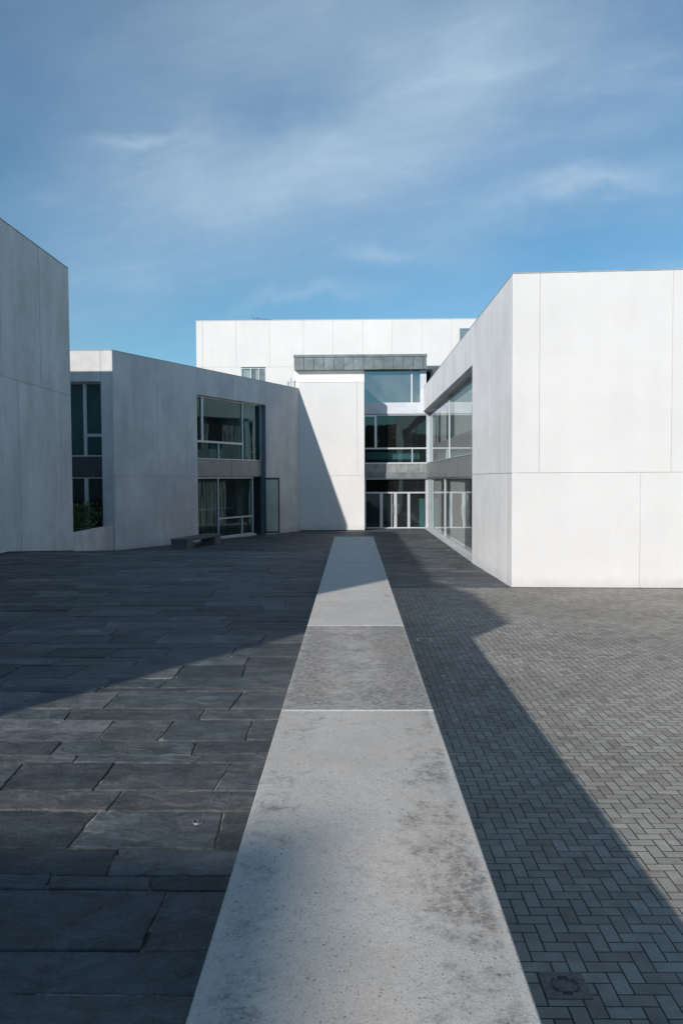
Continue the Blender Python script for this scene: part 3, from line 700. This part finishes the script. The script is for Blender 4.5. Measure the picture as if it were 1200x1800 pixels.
# ------------------------------------------------------------------ right building
rb = thing('concrete_building', 'bright white concrete building filling the right side, with long glazed side front', 'building', (7, 30, 0), 'pale concrete buildings round the courtyard')
C = (4.153, 20.845); ZB = 8.14; JB = 3.0
F = Fr(C, (16.0, 20.845-.71)); mb = MB()
panels(mb, F, [(.004, .69, JB, ZB), (.69, 4.02, JB, ZB), (4.02, 8.2, JB, ZB), (8.2, F.L, JB, ZB), (.004, 3.26, -.3, JB), (3.26, 7.2, -.3, JB), (7.2, F.L, -.3, JB)], .018)
mb.build('wall', WHITE, rb)
FS = Fr((4.153, 47.0), (4.153, 20.857)); V = lambda y: 47.0-y; mb = MB()
ua, ub = V(47.0), V(27.84); SH = 6.77
panels(mb, FS, [(V(24.37), V(20.857), JB, ZB), (ub, V(24.37), JB, ZB), (ub, V(24.68), -.3, JB), (V(24.68), V(21.65), -.3, JB), (V(21.65), V(20.857), -.3, JB)] +
       [(V(b_), V(a), SH, ZB) for a, b_ in ((27.84, 30.0), (30.0, 32.5), (32.5, 35.3), (35.3, 38.3), (38.3, 41.4), (41.4, 43.06), (43.06, 47.0))], .022, .42)
mb.build('side_wall', WHITE_SIDE, rb)
mb = MB(); mb.prism([(4.3, 21.3), (15.9, 20.6), (15.9, 54), (4.36, 54), (4.36, 47.45), (4.6, 47.4)], ZB-.6, ZB-.35); mb.build('roof', ROOF, rb)
mb = MB(); mb.box(15.6, 15.95, 20.6, 54, -.3, ZB); mb.build('far_wall', WHITE, rb)
dg = -.36
# glazing: four units per storey
for z0, z1, ms in ((3.78, SH-.01, (27.84, 37.4, 46.98)), (-.03, 2.86, (27.84, 39.2, 46.98))):
    for a, b_ in zip(ms[:-1], ms[1:]):
        window(FS, rb, V(b_), V(a), z0, z1, dg, gm=GLASS_S, w=.03, dep=.05)
mb = MB(); 
for a, b_ in ((27.84, 31.6), (31.6, 36.2), (36.2, 41.), (41., 46.86)): mb.fbox(FS, V(b_)+.006, V(a)-.006, 2.92, 3.74, dg-.1, dg+.14)
mb.build('spandrel_panel', plain("brushed_grey_panel", (.27, .28, .28), .4, .5, .12, 1.5), rb)
mb = MB(); mb.fbox(FS, V(46.86), V(27.84), 3.745, 3.78, dg-.1, dg+.17); mb.fbox(FS, V(46.86), V(27.84), 2.86, 2.915, dg-.1, dg+.05); mb.build('trim', ALU, rb)
mb = MB(); mb.fbox(FS, V(46.8), V(27.84), -.3, -.04, dg-.1, -.03); mb.build('sill', SILL, rb)
mb = MB(); mb.fbox(FS, ub-.004, ub+.02, -.05, SH, -.42, -.06); mb.build('window_reveal', GREYPANEL, rb)
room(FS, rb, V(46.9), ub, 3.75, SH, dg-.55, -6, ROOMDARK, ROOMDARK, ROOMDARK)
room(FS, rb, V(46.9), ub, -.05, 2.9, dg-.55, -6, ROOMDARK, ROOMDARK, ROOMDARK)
# curtains and pale panels behind the side glazing
for a, b_ in ((42.1, 45.4), (39.4, 40.1), (33.5, 38.0)): curtain(FS, rb, V(b_), V(a), -.03, 2.86, dg-.16, .04, .22)
for a, b_ in ((45.2, 46.8), (43.6, 44.2), (40.2, 42.2), (38.8, 38.95), (28.1, 36.6)): curtain(FS, rb, V(b_), V(a), 4.76, SH-.02, dg-.16, .03, .25)
mb = MB(); mb.fbox(FS, V(46.8), V(28.), 3.8, 4.76, dg-.22, dg-.12); mb.build('low_panel', CURTAIN, rb)

LEAD = plain("weathered_edge", (.42, .42, .41), .7, .1, .2, 3.); FOOT = plain("dark_joint_and_gap_shade", (.03, .03, .03), .9)  # FOOT: dark joint at wall feet, also colours the block's shadow gap
for par, segs in ((bk, [((-9.32, 4.4), (-9.32, 26.42), 9.83)]), (ab, [(A, B, ZA), ((-17, 31.2), A, ZA)]), (rb, [(C, (16.0, 20.135), ZB), ((4.153, 47.0), (4.153, 20.857), ZB)]), (eb, [((-3.0, 44.9), (.665, 44.9), ZC)])):
    mb = MB()
    for k, (a, b_, z) in enumerate(segs): Fq = Fr(a, b_); mb.fbox(Fq, .01, Fq.L-.01, z+.001+.002*k, z+.022+.002*k, -.36+.01*k, .004)
    mb.build('coping_strip', LEAD, par)
mb = MB(); Fq = Fr(C, (16.0, 20.135)); mb.fbox(Fq, 0, Fq.L, -.01, .016, -.02, .004); mb.build('foot_joint_shade', FOOT, rb)
mb = MB(); Fq = Fr((-3.0, 44.9), (.66, 44.9)); mb.fbox(Fq, 0, Fq.L, -.14, -.045, -.02, .004); mb.build('foot_joint_shade', FOOT, eb)
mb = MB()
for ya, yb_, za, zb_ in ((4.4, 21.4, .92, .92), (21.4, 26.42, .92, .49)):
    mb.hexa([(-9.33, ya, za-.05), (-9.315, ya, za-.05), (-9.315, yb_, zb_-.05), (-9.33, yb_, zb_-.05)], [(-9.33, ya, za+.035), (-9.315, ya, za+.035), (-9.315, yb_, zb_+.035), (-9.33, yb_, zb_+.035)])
mb.build('foot_joint_shade', FOOT, bk)  # dark strip stands in for the shadow gap under the block
# ------------------------------------------------------------------ small fittings in the paving
sx, sy, sz = -.90, 4.49, .9245
fs = thing('ground_stud', 'small round metal stud set in a slate slab left of the low wall', 'stud', (sx, sy, sz))
mb = MB(); mb.tube((sx, sy, sz-.02), (sx, sy, sz+.006), .036, 24, .030); mb.build('stud_body', STEEL, fs)
mb = MB()
for k in range(8):
    t = k*math.pi/4; mb.tube((sx+.012*math.cos(t), sy+.012*math.sin(t), sz+.0075), (sx+.026*math.cos(t), sy+.026*math.sin(t), sz+.0068), .003, 5)
mb.build('stud_slot', BLACK, fs)
mc = Vector((1.195, 4.44, 0))
mh = thing('manhole_cover', 'square iron manhole cover with a ring of slots in the brick paving, bottom right', 'manhole cover', tuple(mc))
mb = MB(); mb.box(mc.x-.125, mc.x+.125, mc.y-.12, mc.y+.12, -.02, .004); mb.build('cover_plate', IRON, mh)
for k in range(6):
    mb = MB()
    for q in range(4):
        t0 = k*math.pi/3+q*.19+.1; t1 = t0+.19; P = []
        for t, rr in ((t0, .070), (t0, .080), (t1, .080), (t1, .070)): P.append((mc.x+rr*math.cos(t), mc.y+rr*math.sin(t)))
        mb.prism(P, .002, .0055)
    mb.build('slot', BLACK, mh)
mb = MB()
for rr in (.055,):
    for k in range(24):
        t0, t1 = k*math.pi/12, (k+1)*math.pi/12
        mb.prism([(mc.x+rr*math.cos(t0), mc.y+rr*math.sin(t0)), (mc.x+(rr+.006)*math.cos(t0), mc.y+(rr+.006)*math.sin(t0)), (mc.x+(rr+.006)*math.cos(t1), mc.y+(rr+.006)*math.sin(t1)), (mc.x+rr*math.cos(t1), mc.y+rr*math.sin(t1))], .003, .0065)
mb.build('raised_ring', IRON, mh)
dc = Vector((1.26, 14.1, 0))
dn = thing('drain_grate', 'small square metal drain grate beside the low wall in shaded brick paving', 'drain', tuple(dc))
mb = MB(); a = .13
for x0, x1, y0, y1 in ((-a, a, -a, -a+.03), (-a, a, a-.03, a), (-a, -a+.03, -a+.03, a-.03), (a-.03, a, -a+.03, a-.03)): mb.box(dc.x+x0, dc.x+x1, dc.y+y0, dc.y+y1, -.01, .008)
mb.build('grate_frame', STEEL, dn)
mb = MB(); mb.box(dc.x-.099, dc.x+.099, dc.y-.099, dc.y+.099, -.01, .004)
mb.build('grate_plate', IRON, dn)

g = MB()
for k in range(60):
    x0 = -200+k*7.; x1 = x0+7.; h = lambda x: 13.5+1.5*math.sin(x*.05)+.8*math.sin(x*.19)
    g.hexa([(x0, -74, -.5), (x1, -74, -.5), (x1, -140, -.5), (x0, -140, -.5)][::-1], [(x0, -84, h(x0)), (x1, -84, h(x1)), (x1, -120, h(x1)), (x0, -120, h(x0))][::-1])
struct(g.build('added_ridge', plain('added_ridge_green', (.035, .05, .025), .95, 0, .4, .6)))  # unseen ridge added to hide bright sky from the window reflections
# ------------------------------------------------------------------ wooded slope behind the viewpoint (seen in the window reflections)
rg = random.Random(5); mb = MB()
for _ in range(9000):
    x = rg.uniform(-70, 90); top = 10.5+1.8*math.sin(x*.21)+1.2*math.sin(x*.53+1); z = rg.uniform(.2, top)
    y = -62-8*rg.random()+z*.0
    c = Vector((x, y, z)); a = Vector((rg.gauss(0, 1), rg.gauss(0, 1), rg.gauss(0, 1))).normalized(); b_ = a.orthogonal().normalized()
    s_ = rg.uniform(.4, 1.1); mb.quad(c-a*s_, c+b_*s_*.7, c+a*s_, c-b_*s_*.7)
o = mb.build('far_wood', LEAF2); o['kind'] = 'stuff'
for o in bpy.data.objects:
    if '_base' in o: del o['_base']
